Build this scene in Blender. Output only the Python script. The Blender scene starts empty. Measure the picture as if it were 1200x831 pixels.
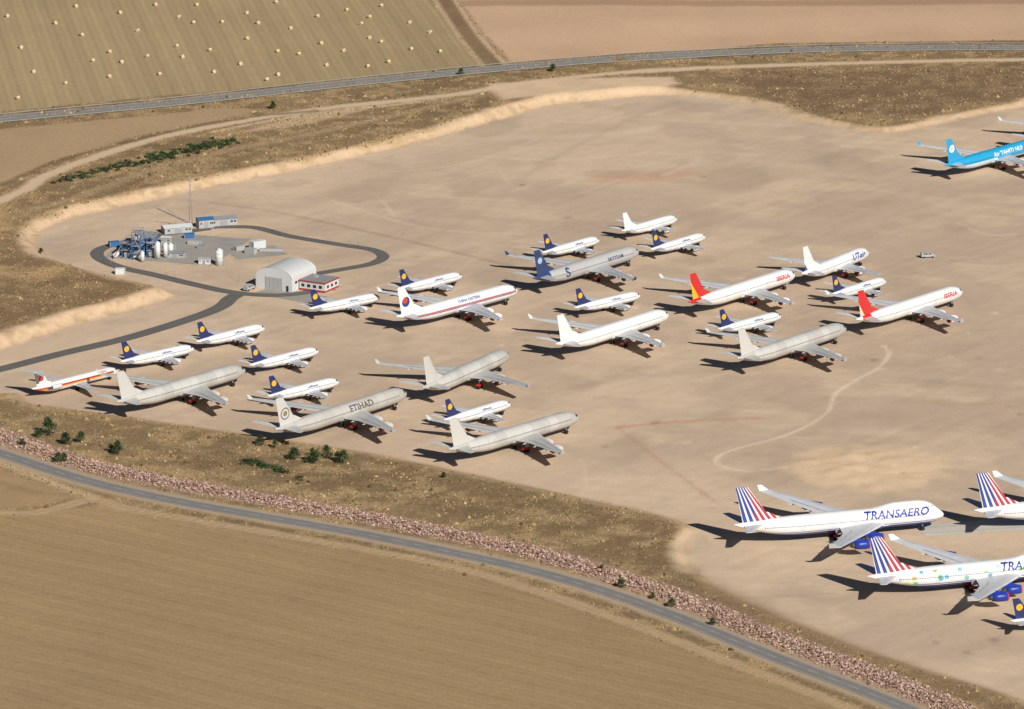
import bpy, bmesh, math, random
import numpy as np
from mathutils import Vector, Matrix
random.seed(4); rng = np.random.default_rng(7)
rad = math.radians
scene = bpy.context.scene
for vs in [scene.view_settings]:
    vs.view_transform = 'Standard'; vs.look = 'None'; vs.exposure = 0; vs.gamma = 1

# ------------------------------------------------------------------ camera
F = 6313.0; HC = 501.0; PITCH = rad(15.2)
cP, sP = math.cos(PITCH), math.sin(PITCH)
cam = bpy.data.cameras.new("camera"); camo = bpy.data.objects.new("camera", cam)
scene.collection.objects.link(camo)
cam.sensor_fit = 'HORIZONTAL'; cam.sensor_width = 36; cam.lens = F / 1200 * 36
cam.clip_start = 5; cam.clip_end = 90000
camo.location = (0, 0, HC); camo.rotation_euler = (math.pi / 2 - PITCH, 0, 0)
scene.camera = camo

# survey: photo measurement -> ground coordinates (metres)
def G0(u, v, z=0.0):
    a = (u - 600) / F; b = (415.5 - v) / F
    dy = cP + b * sP; dz = -sP + b * cP
    t = (z - HC) / dz
    return (a * t, dy * t)

# ------------------------------------------------------------------ light
SUNV = Vector((-0.50, 0.86, 0)).normalized() * math.cos(rad(34)) + Vector((0, 0, -math.sin(rad(34))))
sl = bpy.data.lights.new("sun", 'SUN'); sl.energy = 5.0; sl.angle = rad(0.53); sl.color = (1.0, 0.96, 0.90)
so = bpy.data.objects.new("sun", sl); scene.collection.objects.link(so)
so.rotation_euler = SUNV.to_track_quat('-Z', 'Y').to_euler(); so.location = (300, 1500, 900)
w = bpy.data.worlds.new("World"); scene.world = w; w.use_nodes = True
bg = w.node_tree.nodes['Background']
sky = w.node_tree.nodes.new('ShaderNodeTexSky'); sky.sky_type = 'NISHITA'; sky.sun_disc = False
sky.sun_elevation = rad(34); sky.sun_rotation = math.atan2(-SUNV.x, -SUNV.y)
sky.altitude = 1000; sky.air_density = .55; sky.dust_density = .25
w.node_tree.links.new(sky.outputs[0], bg.inputs[0]); bg.inputs[1].default_value = 0.05

# ------------------------------------------------------------------ helpers
def lin(r, g, b, k=1.0):
    f = lambda c: ((c / 255) / 12.92 if c / 255 < .04045 else (((c / 255) + .055) / 1.055) ** 2.4) * k
    return (f(r), f(g), f(b))
def c4(c): return (c[0], c[1], c[2], 1.0)

class NT:
    def __init__(s, name, rough=.8, spec=.3):
        s.m = bpy.data.materials.new(name); s.m.use_nodes = True
        s.n = s.m.node_tree.nodes; s.l = s.m.node_tree.links; s.b = s.n['Principled BSDF']
        s.b.inputs['Roughness'].default_value = rough
        s.b.inputs['Specular IOR Level'].default_value = spec
    def put(s, sock, v):
        if isinstance(v, bpy.types.NodeSocket): s.l.new(v, sock)
        elif isinstance(v, tuple) and len(v) == 3 and sock.type == 'RGBA': sock.default_value = c4(v)
        else: sock.default_value = v
    def math(s, op, a, b=0.0, c=0.0):
        n = s.n.new('ShaderNodeMath'); n.operation = op
        s.put(n.inputs[0], a); s.put(n.inputs[1], b); s.put(n.inputs[2], c); return n.outputs[0]
    def mix(s, f, a, b, blend='MIX'):
        n = s.n.new('ShaderNodeMix'); n.data_type = 'RGBA'; n.blend_type = blend
        s.put(n.inputs[0], f); s.put(n.inputs[6], a); s.put(n.inputs[7], b); return n.outputs[2]
    def coord(s, kind='Object'):
        return s.n.new('ShaderNodeTexCoord').outputs[kind]
    def sep(s, v):
        n = s.n.new('ShaderNodeSeparateXYZ'); s.l.new(v, n.inputs[0]); return n.outputs
    def noise(s, vec, scale, detail=3, rough=.55):
        n = s.n.new('ShaderNodeTexNoise'); s.l.new(vec, n.inputs['Vector'])
        n.inputs['Scale'].default_value = scale; n.inputs['Detail'].default_value = detail
        n.inputs['Roughness'].default_value = rough; return n.outputs['Fac']
    def mapping(s, vec, scale=(1, 1, 1), rot=(0, 0, 0)):
        n = s.n.new('ShaderNodeMapping'); s.l.new(vec, n.inputs[0])
        n.inputs['Scale'].default_value = scale; n.inputs['Rotation'].default_value = rot; return n.outputs[0]
    def attr(s, name):
        n = s.n.new('ShaderNodeAttribute'); n.attribute_name = name; return n.outputs['Color']
    def maprange(s, v, a, b, c, d):
        n = s.n.new('ShaderNodeMapRange'); s.put(n.inputs[0], v)
        for i, x in enumerate((a, b, c, d)): s.put(n.inputs[i + 1], x)
        return n.outputs[0]
    def rect(s, x, x0, x1, z, z0, z1):
        a = s.math('MULTIPLY', s.math('GREATER_THAN', x, x0), s.math('LESS_THAN', x, x1))
        b = s.math('MULTIPLY', s.math('GREATER_THAN', z, z0), s.math('LESS_THAN', z, z1))
        return s.math('MULTIPLY', a, b)
    def color(s, c): s.put(s.b.inputs['Base Color'], c)

_simple = {}
def simple(name, col, rough=.6, var=.12, scale=1.5, metal=0.0):
    if name in _simple: return _simple[name]
    t = NT(name, rough); t.b.inputs['Metallic'].default_value = metal
    f = t.noise(t.coord(), scale, 4)
    t.color(t.mix(f, tuple(c * (1 - var) for c in col), tuple(min(.9, c * (1 + var)) for c in col)))
    _simple[name] = t.m; return t.m

def link(o, parent=None):
    scene.collection.objects.link(o)
    if parent is not None: o.parent = parent
    return o
def obj(name, me, parent=None):
    return link(bpy.data.objects.new(name, me), parent)

class MB:
    def __init__(s): s.v = []; s.f = []; s.mi = []; s.sm = []
    def add(s, vs, fs, mi=0, smooth=False):
        o = len(s.v); s.v += [tuple(p) for p in vs]
        s.f += [tuple(i + o for i in f) for f in fs]; s.mi += [mi] * len(fs); s.sm += [smooth] * len(fs)
    def box(s, c, d, mi=0, rot=0.0):
        ca, sa = math.cos(rot), math.sin(rot); vs = []
        for i in (-.5, .5):
            for j in (-.5, .5):
                for k in (-.5, .5):
                    x, y = d[0] * i, d[1] * j
                    vs.append((c[0] + x * ca - y * sa, c[1] + x * sa + y * ca, c[2] + d[2] * k))
        s.add(vs, [(0, 1, 3, 2), (4, 6, 7, 5), (0, 4, 5, 1), (2, 3, 7, 6), (0, 2, 6, 4), (1, 5, 7, 3)], mi)
    def loft(s, rings, mi=0, caps=True, smooth=True, closed=True):
        n = len(rings[0]); vs = [p for r in rings for p in r]; fs = []
        for i in range(len(rings) - 1):
            for j in range(n if closed else n - 1):
                k = (j + 1) % n
                fs.append((i * n + j, i * n + k, (i + 1) * n + k, (i + 1) * n + j))
        s.add(vs, fs, mi, smooth)
        if caps:
            o = len(s.v) - len(vs)
            s.f += [tuple(o + j for j in range(n)), tuple(o + (len(rings) - 1) * n + j for j in range(n))]
            s.mi += [mi, mi]; s.sm += [False, False]
    def tube(s, p0, p1, r0, r1=None, n=8, mi=0, smooth=True):
        r1 = r0 if r1 is None else r1
        p0 = Vector(p0); p1 = Vector(p1); d = (p1 - p0).normalized()
        a = d.orthogonal().normalized(); b = d.cross(a)
        R = lambda p, r: [tuple(p + (a * math.cos(t) + b * math.sin(t)) * r) for t in [2 * math.pi * i / n for i in range(n)]]
        s.loft([R(p0, r0), R(p1, r1)], mi, True, smooth)
    def mesh(s, name, mats):
        me = bpy.data.meshes.new(name); me.from_pydata(s.v, [], s.f)
        for m in mats: me.materials.append(m)
        me.polygons.foreach_set('material_index', s.mi); me.polygons.foreach_set('use_smooth', s.sm)
        bm = bmesh.new(); bm.from_mesh(me); bmesh.ops.recalc_face_normals(bm, faces=bm.faces); bm.to_mesh(me); bm.free()
        return me

def mesh_np(name, V, Fc, cols=None, mats=(), extra=None, smooth=False):
    me = bpy.data.meshes.new(name); V = np.asarray(V, dtype=np.float32); Fc = np.asarray(Fc, dtype=np.int32)
    k = Fc.shape[1]; me.vertices.add(len(V)); me.vertices.foreach_set('co', V.ravel())
    me.loops.add(Fc.size); me.loops.foreach_set('vertex_index', Fc.ravel())
    me.polygons.add(len(Fc)); me.polygons.foreach_set('loop_start', np.arange(len(Fc), dtype=np.int32) * k)
    me.polygons.foreach_set('use_smooth', np.full(len(Fc), smooth, dtype=bool))
    me.update(calc_edges=True)
    for nm, c in ([('Col', cols)] if cols is not None else []) + (extra or []):
        a = me.color_attributes.new(nm, 'FLOAT_COLOR', 'POINT')
        cc = np.ones((len(V), 4), dtype=np.float32); cc[:, :3] = c; a.data.foreach_set('color', cc.ravel())
    for m in mats: me.materials.append(m)
    return me

# numpy noise
def vn(x, y, seed):
    xi = np.floor(x).astype(np.int64); yi = np.floor(y).astype(np.int64); fx = x - xi; fy = y - yi
    fx = fx * fx * (3 - 2 * fx); fy = fy * fy * (3 - 2 * fy)
    def h(a, b):
        n = (a * 374761393 + b * 668265263 + seed * 144269504) & 0x7fffffff
        n = ((n ^ (n >> 13)) * 1274126177) & 0x7fffffff
        return ((n ^ (n >> 16)) & 0xffff) / 65535.0
    return (h(xi, yi) * (1 - fx) + h(xi + 1, yi) * fx) * (1 - fy) + (h(xi, yi + 1) * (1 - fx) + h(xi + 1, yi + 1) * fx) * fy
def fbm(x, y, size, octv=4, seed=1):
    r = 0; a = .5; t = 0; s = 1.0 / size
    for i in range(octv):
        r = r + a * vn(x * s + 17.3 * i, y * s - 9.1 * i, seed + i); t += a; a *= .5; s *= 2.03
    return r / t
def sstep(e0, e1, x):
    t = np.clip((x - e0) / (e1 - e0), 0, 1); return t * t * (3 - 2 * t)
def smooth_pts(pts, n=5, closed=False):
    P = [np.array(p, float) for p in pts]; out = []; N = len(P)
    for i in range(N if closed else N - 1):
        g = (lambda k: P[k % N]) if closed else (lambda k: P[min(max(k, 0), N - 1)])
        a, b, c, d = g(i - 1), g(i), g(i + 1), g(i + 2)
        for j in range(n):
            t = j / n
            out.append(.5 * ((2 * b) + (c - a) * t + (2 * a - 5 * b + 4 * c - d) * t * t + (3 * b - a - 3 * c + d) * t ** 3))
    if not closed: out.append(P[-1])
    return out
def segdist(X, Y, pts, closed=False):
    D = np.full(np.shape(X), 1e18)
    n = len(pts)
    for i in range(n if closed else n - 1):
        x0, y0 = pts[i][:2]; x1, y1 = pts[(i + 1) % n][:2]; dx, dy = x1 - x0, y1 - y0
        L2 = dx * dx + dy * dy + 1e-9
        t = np.clip(((X - x0) * dx + (Y - y0) * dy) / L2, 0, 1)
        D = np.minimum(D, (X - x0 - t * dx) ** 2 + (Y - y0 - t * dy) ** 2)
    return np.sqrt(D)
def inside(X, Y, pts):
    r = np.zeros(np.shape(X), bool); n = len(pts)
    for i in range(n):
        x0, y0 = pts[i][:2]; x1, y1 = pts[(i + 1) % n][:2]
        if y0 == y1: continue
        c = ((y0 > Y) != (y1 > Y)) & (X < (x1 - x0) * (Y - y0) / (y1 - y0) + x0); r ^= c
    return r
def sdf(X, Y, pts):
    d = segdist(X, Y, pts, True); return np.where(inside(X, Y, pts), -d, d)

# ------------------------------------------------------------------ terrain shape
apron_far = [(-500, 560), (-200, 470), (0, 410), (80, 383), (150, 365), (190, 352), (203, 344), (150, 330), (100, 318), (60, 303), (42, 285),
             (52, 268), (90, 254), (150, 241), (230, 223), (330, 203), (400, 188), (470, 172), (560, 148), (640, 125), (700, 118),
             (775, 112), (860, 118), (930, 138), (1000, 152), (1050, 155), (1110, 143), (1200, 125), (1400, 95), (2400, 60)]
apron_near = [(2400, 1500), (1500, 960), (1300, 865), (1170, 812), (1080, 784), (1000, 757), (900, 716), (845, 692), (812, 665), (802, 640), (812, 622),
              (780, 606), (700, 588), (600, 566), (520, 549), (430, 531), (300, 511), (150, 489), (40, 474), (0, 462), (-200, 500), (-500, 590)]
APR = [G0(*p) for p in [tuple(q) for q in smooth_pts(apron_far, 4)] + [tuple(q) for q in smooth_pts(apron_near, 4)]]
MX, MY = G0(1015, 548)
YN = G0(0, 485)[1]; YF = G0(0, 430)[1]; XR = G0(790, 110)[0]
def height(X, Y, d=None):
    X = np.asarray(X, float); Y = np.asarray(Y, float)
    if d is None: d = sdf(X, Y, APR)
    dn = d + (fbm(X, Y, 14, 3, 5) - .5) * 2.6
    farh = 3.2 + (1.2 - 3.2) * sstep(XR - 25, XR + 25, X)
    ho = .9 + (farh - .9) * sstep(YN, YF, Y)
    wslope = 2.5 + ho * 1.5
    h = ho * sstep(0, 1, dn / wslope)
    m = np.exp(-(((X - MX) / 26) ** 2 + ((Y - MY) / 24) ** 2) * 1.2)
    h = h + m * 1.5 * (fbm(X, Y, 7, 3, 9) * 1.3 - .1) * (d < 0)
    return h
def hs(x, y): return float(height(np.array([x]), np.array([y]))[0])
_gt = {}
def Gt(u, v):
    k = (round(float(u), 2), round(float(v), 2))
    if k in _gt: return _gt[k]
    z = 0.0
    for i in range(3):
        x, y = G0(u, v, z); z = .3 * z + .7 * hs(x, y)
    _gt[k] = G0(u, v, z); return _gt[k]

xs = np.concatenate([-330 - np.geomspace(3, 30000, 26)[::-1], np.arange(-330, 330.1, 1.2), 330 + np.geomspace(3, 30000, 26)])
ys = np.concatenate([np.linspace(-6000, 1200, 12), np.linspace(1230, 1415, 34), np.arange(1420, 2580, 1.8), 2580 + np.geomspace(5, 45000, 28)])
X, Y = np.meshgrid(xs, ys); nx, ny = len(xs), len(ys)
X = X.ravel(); Y = Y.ravel()
D = sdf(X, Y, APR); Z = height(X, Y, D)
NOISE = fbm(X, Y, 30, 5, 21); NF = fbm(X, Y, 6, 4, 31); NB = fbm(X, Y, 120, 4, 41); NV = fbm(X, Y, 2.6, 2, 51)

K = 1.05
col = np.zeros((len(X), 3)); mask = np.zeros((len(X), 3))
def L(*c): return np.array(lin(*c, k=K))
def blend(m, c, jitter=0.0):
    m = np.clip(m, 0, 1)[:, None]; col[:] = col * (1 - m) + np.asarray(c) * m
def bbox_sel(pts, mg):
    a = np.array([p[:2] for p in pts]); lo = a.min(0) - mg; hi = a.max(0) + mg
    return np.where((X > lo[0]) & (X < hi[0]) & (Y > lo[1]) & (Y < hi[1]))[0]
def bandmask(pts, width, soft, wob=0.0):
    s_ = bbox_sel(pts, width + soft + wob + 3); out = np.zeros(len(X)); x, y = X[s_], Y[s_]
    d = segdist(x, y, pts) + (NF[s_] - .5) * wob
    out[s_] = 1 - sstep(width / 2 - soft / 2, width / 2 + soft / 2, d); return out
def polymask(pts, soft, wob=0.0):
    s_ = bbox_sel(pts, soft + wob + 3); out = np.zeros(len(X))
    d = sdf(X[s_], Y[s_], pts) + (NOISE[s_] - .5) * wob; out[s_] = 1 - sstep(-soft / 2, soft / 2, d); return out
def P(*pts, n=4): return [Gt(*p) for p in [tuple(q) for q in smooth_pts(pts, n)]] if n else [Gt(*p) for p in pts]

# base: scrub everywhere outside
scr = L(134, 112, 82) * (0.74 + .5 * NOISE)[:, None]
scr2 = L(174, 147, 108)
t = .7 * sstep(.42, .66, NF)[:, None]
col[:] = scr * (1 - t) + scr2 * t
mask[:, 2] = 1.0
def setmask(m, i):
    m = np.clip(m, 0, 1); mask[:] = mask * (1 - m)[:, None]
    if i is not None: mask[:, i] = np.maximum(mask[:, i], m)

# fields
fieldA = P((-400, -60), (495, -60), (505, 0), (562, 76), (420, 92), (240, 108), (0, 131), (-400, 172), n=0)
m = polymask(fieldA, 3, 4); blend(m, L(164, 144, 108) * (.84 + .30 * NB)[:, None]); setmask(m, 1)
fieldB = P((522, -60), (534, 0), (597, 74), (760, 62), (900, 51), (1200, 47), (1600, 46), (1600, -60), n=0)
m = polymask(fieldB, 3, 4); blend(m, L(194, 161, 130) * (.90 + .2 * NOISE)[:, None]); setmask(m, None); mask[:, 2] += m * .12
m = bandmask(P((545, 4), (700, 3), (900, 4), (1200, 1)), 14, 6, 4); blend(m * .6, L(150, 118, 93))
m = bandmask(P((600, 45), (800, 32), (1000, 28), (1200, 22)), 40, 30, 12); blend(m * .35, L(210, 178, 146))
m = bandmask(P((516, -10), (548, 40), (581, 76)), 11, 4, 4); blend(m * .75, L(128, 104, 80)); setmask(m, None); mask[:, 2] += m * .3
m = bandmask(P((503, -10), (536, 40), (566, 78)), 2.2, 1.6, 1); blend(m * .85, L(196, 168, 132))
m = bandmask(P((527, -10), (560, 40), (593, 76)), 2.4, 1.6, 1); blend(m * .8, L(206, 176, 142))
fieldC = P((-400, 195), (0, 152), (150, 138), (262, 127), (300, 130), (250, 143), (150, 162), (60, 190), (0, 222), (-400, 330), n=0)
m = polymask(fieldC, 4, 6); blend(m, L(170, 144, 110) * (.9 + .2 * NOISE)[:, None]); setmask(m, None); mask[:, 2] += m * .25
m = polymask(P((270, 158), (330, 140), (400, 128), (450, 122), (420, 132), (350, 148), n=0), 5, 5); blend(m * .7, L(202, 173, 138))
# near field
fieldN = P((-400, 560), (0, 606), (70, 598), (125, 590), (160, 602), (300, 627), (450, 653), (560, 678), (650, 707), (750, 743), (850, 782), (950, 818), (1100, 880), (1500, 1060), (1500, 1500), (-400, 1500), n=0)
m = polymask(fieldN, 4, 3); blend(m, L(160, 134, 98) * (.80 + .26 * NB + .14 * NOISE)[:, None]); setmask(m, 0)
tri = P((-200, 525), (0, 548), (50, 566), (100, 582), (60, 592), (0, 598), (-200, 590), n=0)
m = polymask(tri, 5, 5); blend(m * .8, L(168, 140, 104)); setmask(m * .8, None)
trk = P((-200, 580), (0, 601), (60, 597), (110, 586), (160, 598), (300, 622), (450, 648), (560, 672), (650, 700), (750, 735), (850, 774), (960, 816), (1100, 872))
m = bandmask(trk, 4.6, 3, 3); blend(m * .85, L(192, 164, 128)); setmask(m, None)
m = bandmask(trk, 1.2, 1.4, 1); blend(m * .5, L(140, 116, 84))
m = bandmask(P((-100, 525), (0, 543), (60, 566), (110, 583)), 4, 3, 2); blend(m * .8, L(196, 168, 132))
m = bandmask(P((0, 566), (40, 577), (80, 580)), 4, 3, 2); blend(m * .4, L(130, 110, 80))
# near road shoulders and rip-rap
road_px = [(-300, 420), (-150, 480), (0, 531), (100, 563), (200, 586), (300, 604), (430, 627), (560, 654), (640, 673), (720, 697), (800, 726), (900, 767), (1020, 813), (1110, 850), (1300, 930), (1500, 1010)]
ROAD = P(*road_px)
m = bandmask(ROAD, 12, 3, 3); blend(m * .9, L(176, 155, 128)); setmask(m, None)
rip_px = [(-150, 455), (0, 511), (100, 544), (200, 566), (300, 584), (430, 607), (560, 633), (640, 651), (720, 675), (800, 703), (900, 744), (1020, 790), (1110, 826), (1300, 905)]
RIP = P(*rip_px)
m = bandmask(RIP, 11.5, 3, 4); blend(m, L(166, 138, 118) * (.8 + .4 * NF)[:, None]); setmask(m, None)
# dirt roads far side
m = bandmask(P((-300, 360), (0, 236), (50, 208), (110, 185), (170, 166), (240, 150), (320, 136), (400, 125), (480, 117), (540, 110), (600, 100), (700, 88), (820, 80), (1000, 74), (1200, 70), (1500, 68)), 6.5, 3, 3)
blend(m * .9, L(208, 182, 150)); setmask(m, None)
m = bandmask(P((0, 218), (60, 192), (130, 172), (220, 150), (300, 137), (370, 130)), 3.4, 2.4, 3); blend(m * .7, L(116, 96, 72))
m = bandmask(P((250, 155), (320, 141), (400, 129), (455, 124), (520, 116)), 3, 3, 3); blend(m * .7, L(212, 186, 154))
m = bandmask(P((40, 245), (90, 232), (160, 205), (260, 178), (360, 158), (460, 136), (560, 112)), 4, 4, 7); blend(m * .35, L(196, 168, 134))
m = polymask(P((575, 100), (640, 94), (700, 92), (790, 90), (800, 98), (775, 106), (700, 106), (640, 112), (590, 116), n=0), 6, 14); blend(m * .9, L(212, 184, 151) * (.9 + .2 * NF)[:, None]); setmask(m, None)
m = polymask(P((820, 92), (900, 82), (1050, 80), (1250, 76), (1250, 108), (1150, 122), (1060, 140), (990, 136), (930, 124), (860, 104), n=0), 14, 16); blend(m * .6, L(120, 97, 76) * (.8 + .4 * NF)[:, None])
# left knoll
m = polymask(P((-200, 240), (20, 240), (20, 280), (40, 300), (110, 325), (180, 340), (100, 358), (0, 385), (-200, 440), n=0), 10, 14)
blend(m * .5, L(132, 107, 78)); blend(m * .7 * sstep(.45, .6, NOISE), L(188, 156, 112))
# apron
apr = 1 - sstep(-1.5, .5, D + (NF - .5) * 3)
A1 = L(201, 177, 150); A2 = L(184, 162, 139); A3 = L(209, 185, 156)
ac = A1 * np.ones_like(col); t = sstep(.42, .6, NB)[:, None]; ac = ac * (1 - .8 * t) + A2 * .8 * t
t = sstep(.5, .66, NOISE)[:, None]; ac = ac * (1 - .5 * t) + A3 * .5 * t
t = sstep(.55, .7, fbm(X, Y, 18, 4, 88))[:, None]; ac = ac * (1 - .35 * t) + L(172, 152, 132) * .35 * t
ca, sa = math.cos(.9), math.sin(.9); st = fbm((X * ca + Y * sa) / 14, -X * sa + Y * ca, 3.0, 3, 61); ca, sa = math.cos(-.25), math.sin(-.25); st2 = fbm((X * ca + Y * sa) / 12, -X * sa + Y * ca, 4.0, 3, 71)
ac *= (1 + (st - .5) * .14 + (st2 - .5) * .16 * sstep(.4, .6, NOISE) + (NV - .5) * .09)[:, None]
blend(apr, ac); setmask(apr, None)
# banks
farside = np.clip((Y - YN) / (YF - YN), 0, 1)
er = fbm(X, Y, 4.5, 3, 77); dn = D + (NF - .5) * 2
slope = sstep(-2.5, .5, dn) * (1 - sstep(4.0, 9, dn + (NOISE - .5) * 10))
blend(slope * farside * (.9 - .45 * sstep(.5, .7, er)), L(212, 182, 148) * (.80 + .36 * er)[:, None]); mask[:, 2] *= (1 - slope * farside * .8)
m = bandmask(P((802, 668), (800, 640), (812, 622)), 6, 5, 4); blend(m, L(218, 192, 158)); setmask(m, None)
slopn = sstep(-3, 0, D) * (1 - sstep(2, 6, D + (NF - .5) * 6)) * (1 - farside); blend(slopn * .45, L(200, 170, 136)); mask[:, 2] *= (1 - .6 * slopn)
m = bandmask(P((830, 690), (900, 722), (1000, 763), (1080, 792), (1170, 820)), 12, 10, 6); blend(m * .6, L(138, 114, 86))
m = polymask(P((180, 520), (330, 530), (450, 545), (600, 578), (740, 610), (800, 640), (830, 680), (900, 718), (860, 716), (780, 680), (690, 640), (560, 610), (430, 580), (300, 560), (200, 545), n=0), 18, 18)
blend(m * .5 * sstep(.35, .6, NOISE), L(96, 80, 58))
# apron details
INA = (D < 0)
def line(pts, wd, c, k, soft=None, wob=1.0):
    mm = bandmask(P(*pts), wd, soft or wd * .8, wob) * k * INA; blend(mm, L(*c))
line([(724, 501), (760, 497), (820, 493), (888, 490)], 3, (188, 134, 106), .6, 3, 3)
line([(724, 501), (760, 530), (800, 560), (838, 588)], 1.3, (182, 138, 112), .6, 1.8)
line([(1035, 405), (1042, 415), (1028, 432), (1000, 447), (978, 463), (972, 480), (950, 497), (915, 512), (870, 524), (843, 534), (842, 545), (875, 552), (920, 548)], 1.3, (226, 206, 178), .7, 1.6)
line([(715, 208), (750, 207), (800, 204)], 14, (188, 140, 112), .5, 14, 10)
line([(1080, 470), (1130, 474), (1200, 470)], 3, (190, 148, 120), .5, 4, 3)
line([(250, 238), (330, 250), (450, 276), (600, 312)], 1.6, (142, 122, 102), .6, 1.8)
line([(590, 162), (700, 158), (760, 152)], 8, (222, 200, 172), .4, 6, 8)
line([(640, 190), (760, 180), (820, 185), (780, 205)], 3, (222, 200, 172), .25, 3)
line([(380, 300), (460, 292), (560, 250), (640, 190), (760, 130)], 3.5, (174, 154, 132), .35, 4, 4)
line([(310, 250), (420, 220), (560, 175), (700, 150)], 20, (172, 152, 132), .4, 30, 14)
line([(840, 400), (900, 440), (1000, 520), (1060, 600)], 7, (180, 158, 134), .3, 9, 8)
line([(300, 545), (440, 500), (600, 470), (760, 440), (1000, 430), (1200, 420)], 4, (178, 158, 134), .4, 5, 4)
line([(200, 470), (330, 420), (500, 390), (700, 330), (900, 290), (1200, 240)], 6, (178, 158, 136), .35, 8, 5)
line([(60, 350), (120, 340), (200, 344), (280, 348)], 5, (182, 160, 136), .35, 6, 5)
for k in range(44):   # random tyre tracks
    u = random.uniform(250, 1150); v = random.uniform(200, 720); du = random.uniform(-220, 220); dv = random.uniform(-40, 40)
    line([(u, v), (u + du * .5, v + dv * .5 + random.uniform(-14, 14)), (u + du, v + dv)], random.uniform(.6, 1.6), random.choice([(160, 138, 114), (226, 204, 176)]), random.uniform(.15, .45), 1.4, 1)
mm = np.exp(-(((X - MX) / 30) ** 2 + ((Y - MY) / 30) ** 2) * 1.1) * (.5 + 1.0 * NF); blend(sstep(.28, .6, mm) * .7 * INA, L(222, 192, 154))
def local(u, v, r, amp, c, e0=.5, e1=1.1, wob=1.2):
    x0, y0 = G0(u, v); s_ = np.where((abs(X - x0) < r * 3) & (abs(Y - y0) < r * 4))[0]
    dd = np.hypot((X[s_] - x0) / r, (Y[s_] - y0) / (r * 1.4)) + (NOISE[s_] - .5) * wob
    mm = ((1 - sstep(e0, e1, dd)) * amp * INA[s_])[:, None]; col[s_] = col[s_] * (1 - mm) + c * mm
for (u, v, r) in [(580, 325, 9), (760, 395, 9), (470, 395, 8), (680, 450, 10), (1150, 690, 8), (900, 560, 9), (1000, 640, 12), (560, 150, 16), (860, 210, 18), (1120, 262, 10), (420, 230, 14), (990, 190, 14), (740, 520, 9), (1090, 450, 8),
                  (400, 500, 12), (560, 440, 10), (230, 460, 12), (540, 370, 10), (680, 320, 10), (860, 345, 10), (930, 410, 10), (1060, 365, 10), (610, 520, 11)]:
    local(u, v, r, .32, L(156, 138, 120))
for k in range(130):
    local(random.uniform(-40, 1240), random.uniform(170, 780), random.uniform(.9, 2.6), random.uniform(.15, .5), L(122, 102, 86) if random.random() < .55 else L(230, 210, 182), .3, 1, .3)
col = np.clip(col, 0, .85)

idx = np.arange(nx * ny).reshape(ny, nx)
Fq = np.stack([idx[:-1, :-1], idx[:-1, 1:], idx[1:, 1:], idx[1:, :-1]], -1).reshape(-1, 4)
g = NT("ground_earth", .95, .1)
co = g.coord(); C = g.attr("Col"); ms = g.sep(g.attr("Mask"))
pos = g.sep(co)
n2 = g.noise(co, .55, 4, .65); n3 = g.noise(g.mapping(co, (1, .5, 1)), 1.8, 2, .7)
amp = g.math('ADD', .20, g.math('ADD', g.math('MULTIPLY', ms[2], .8), g.math('MULTIPLY', ms[0], .10)))
f = g.math('ADD', 1, g.math('MULTIPLY', amp, g.math('SUBTRACT', n2, .5)))
f = g.math('MULTIPLY', f, g.math('ADD', 1, g.math('MULTIPLY', g.math('ADD', .24, g.math('ADD', g.math('MULTIPLY', ms[2], .9), g.math('MULTIPLY', ms[0], .25))), g.math('SUBTRACT', n3, .5))))
wobn = g.noise(co, .03, 2); brkn = g.noise(co, .2, 3)
def rows(nxx, nyy, period, amp_, mk, wob=1.5):
    s_ = g.math('ADD', g.math('MULTIPLY', pos[0], nxx), g.math('MULTIPLY', pos[1], nyy))
    s_ = g.math('ADD', s_, g.math('MULTIPLY', wobn, wob))
    wv = g.math('SINE', g.math('MULTIPLY', s_, 2 * math.pi / period))
    brk = g.math('SUBTRACT', g.math('MULTIPLY', brkn, 3.0), .6)
    return g.math('ADD', 1, g.math('MULTIPLY', g.math('MULTIPLY', g.math('MULTIPLY', wv, brk), mk), amp_))
p1, p2 = G0(200, 585), G0(700, 693); dx, dy = p2[0] - p1[0], p2[1] - p1[1]; l = math.hypot(dx, dy); nn = (-dy / l, dx / l)
q1, q2 = G0(507, 0, 3), G0(562, 76, 3); ex, ey = q2[0] - q1[0], q2[1] - q1[1]; l = math.hypot(ex, ey); nf = (-ey / l, ex / l)
for args in [(nn[0], nn[1], 3.1, .04, ms[0], 2), (nn[0], nn[1], 19.0, .03, ms[0], 9), (nn[0], nn[1], 7.7, .035, ms[0], 6),
             (nf[0], nf[1], 3.1, .05, ms[1]), (nf[0], nf[1], 8.2, .05, ms[1], 3), (nf[0], nf[1], 31.0, .04, ms[1], 12)]:
    f = g.math('MULTIPLY', f, rows(*args))
vm = g.n.new('ShaderNodeVectorMath'); vm.operation = 'SCALE'; g.l.new(C, vm.inputs[0]); g.l.new(f, vm.inputs['Scale'])
g.color(vm.outputs[0])
ground = obj("ground", mesh_np("ground", np.stack([X, Y, Z], -1), Fq, col, [g.m], [("Mask", mask)], smooth=True))

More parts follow.
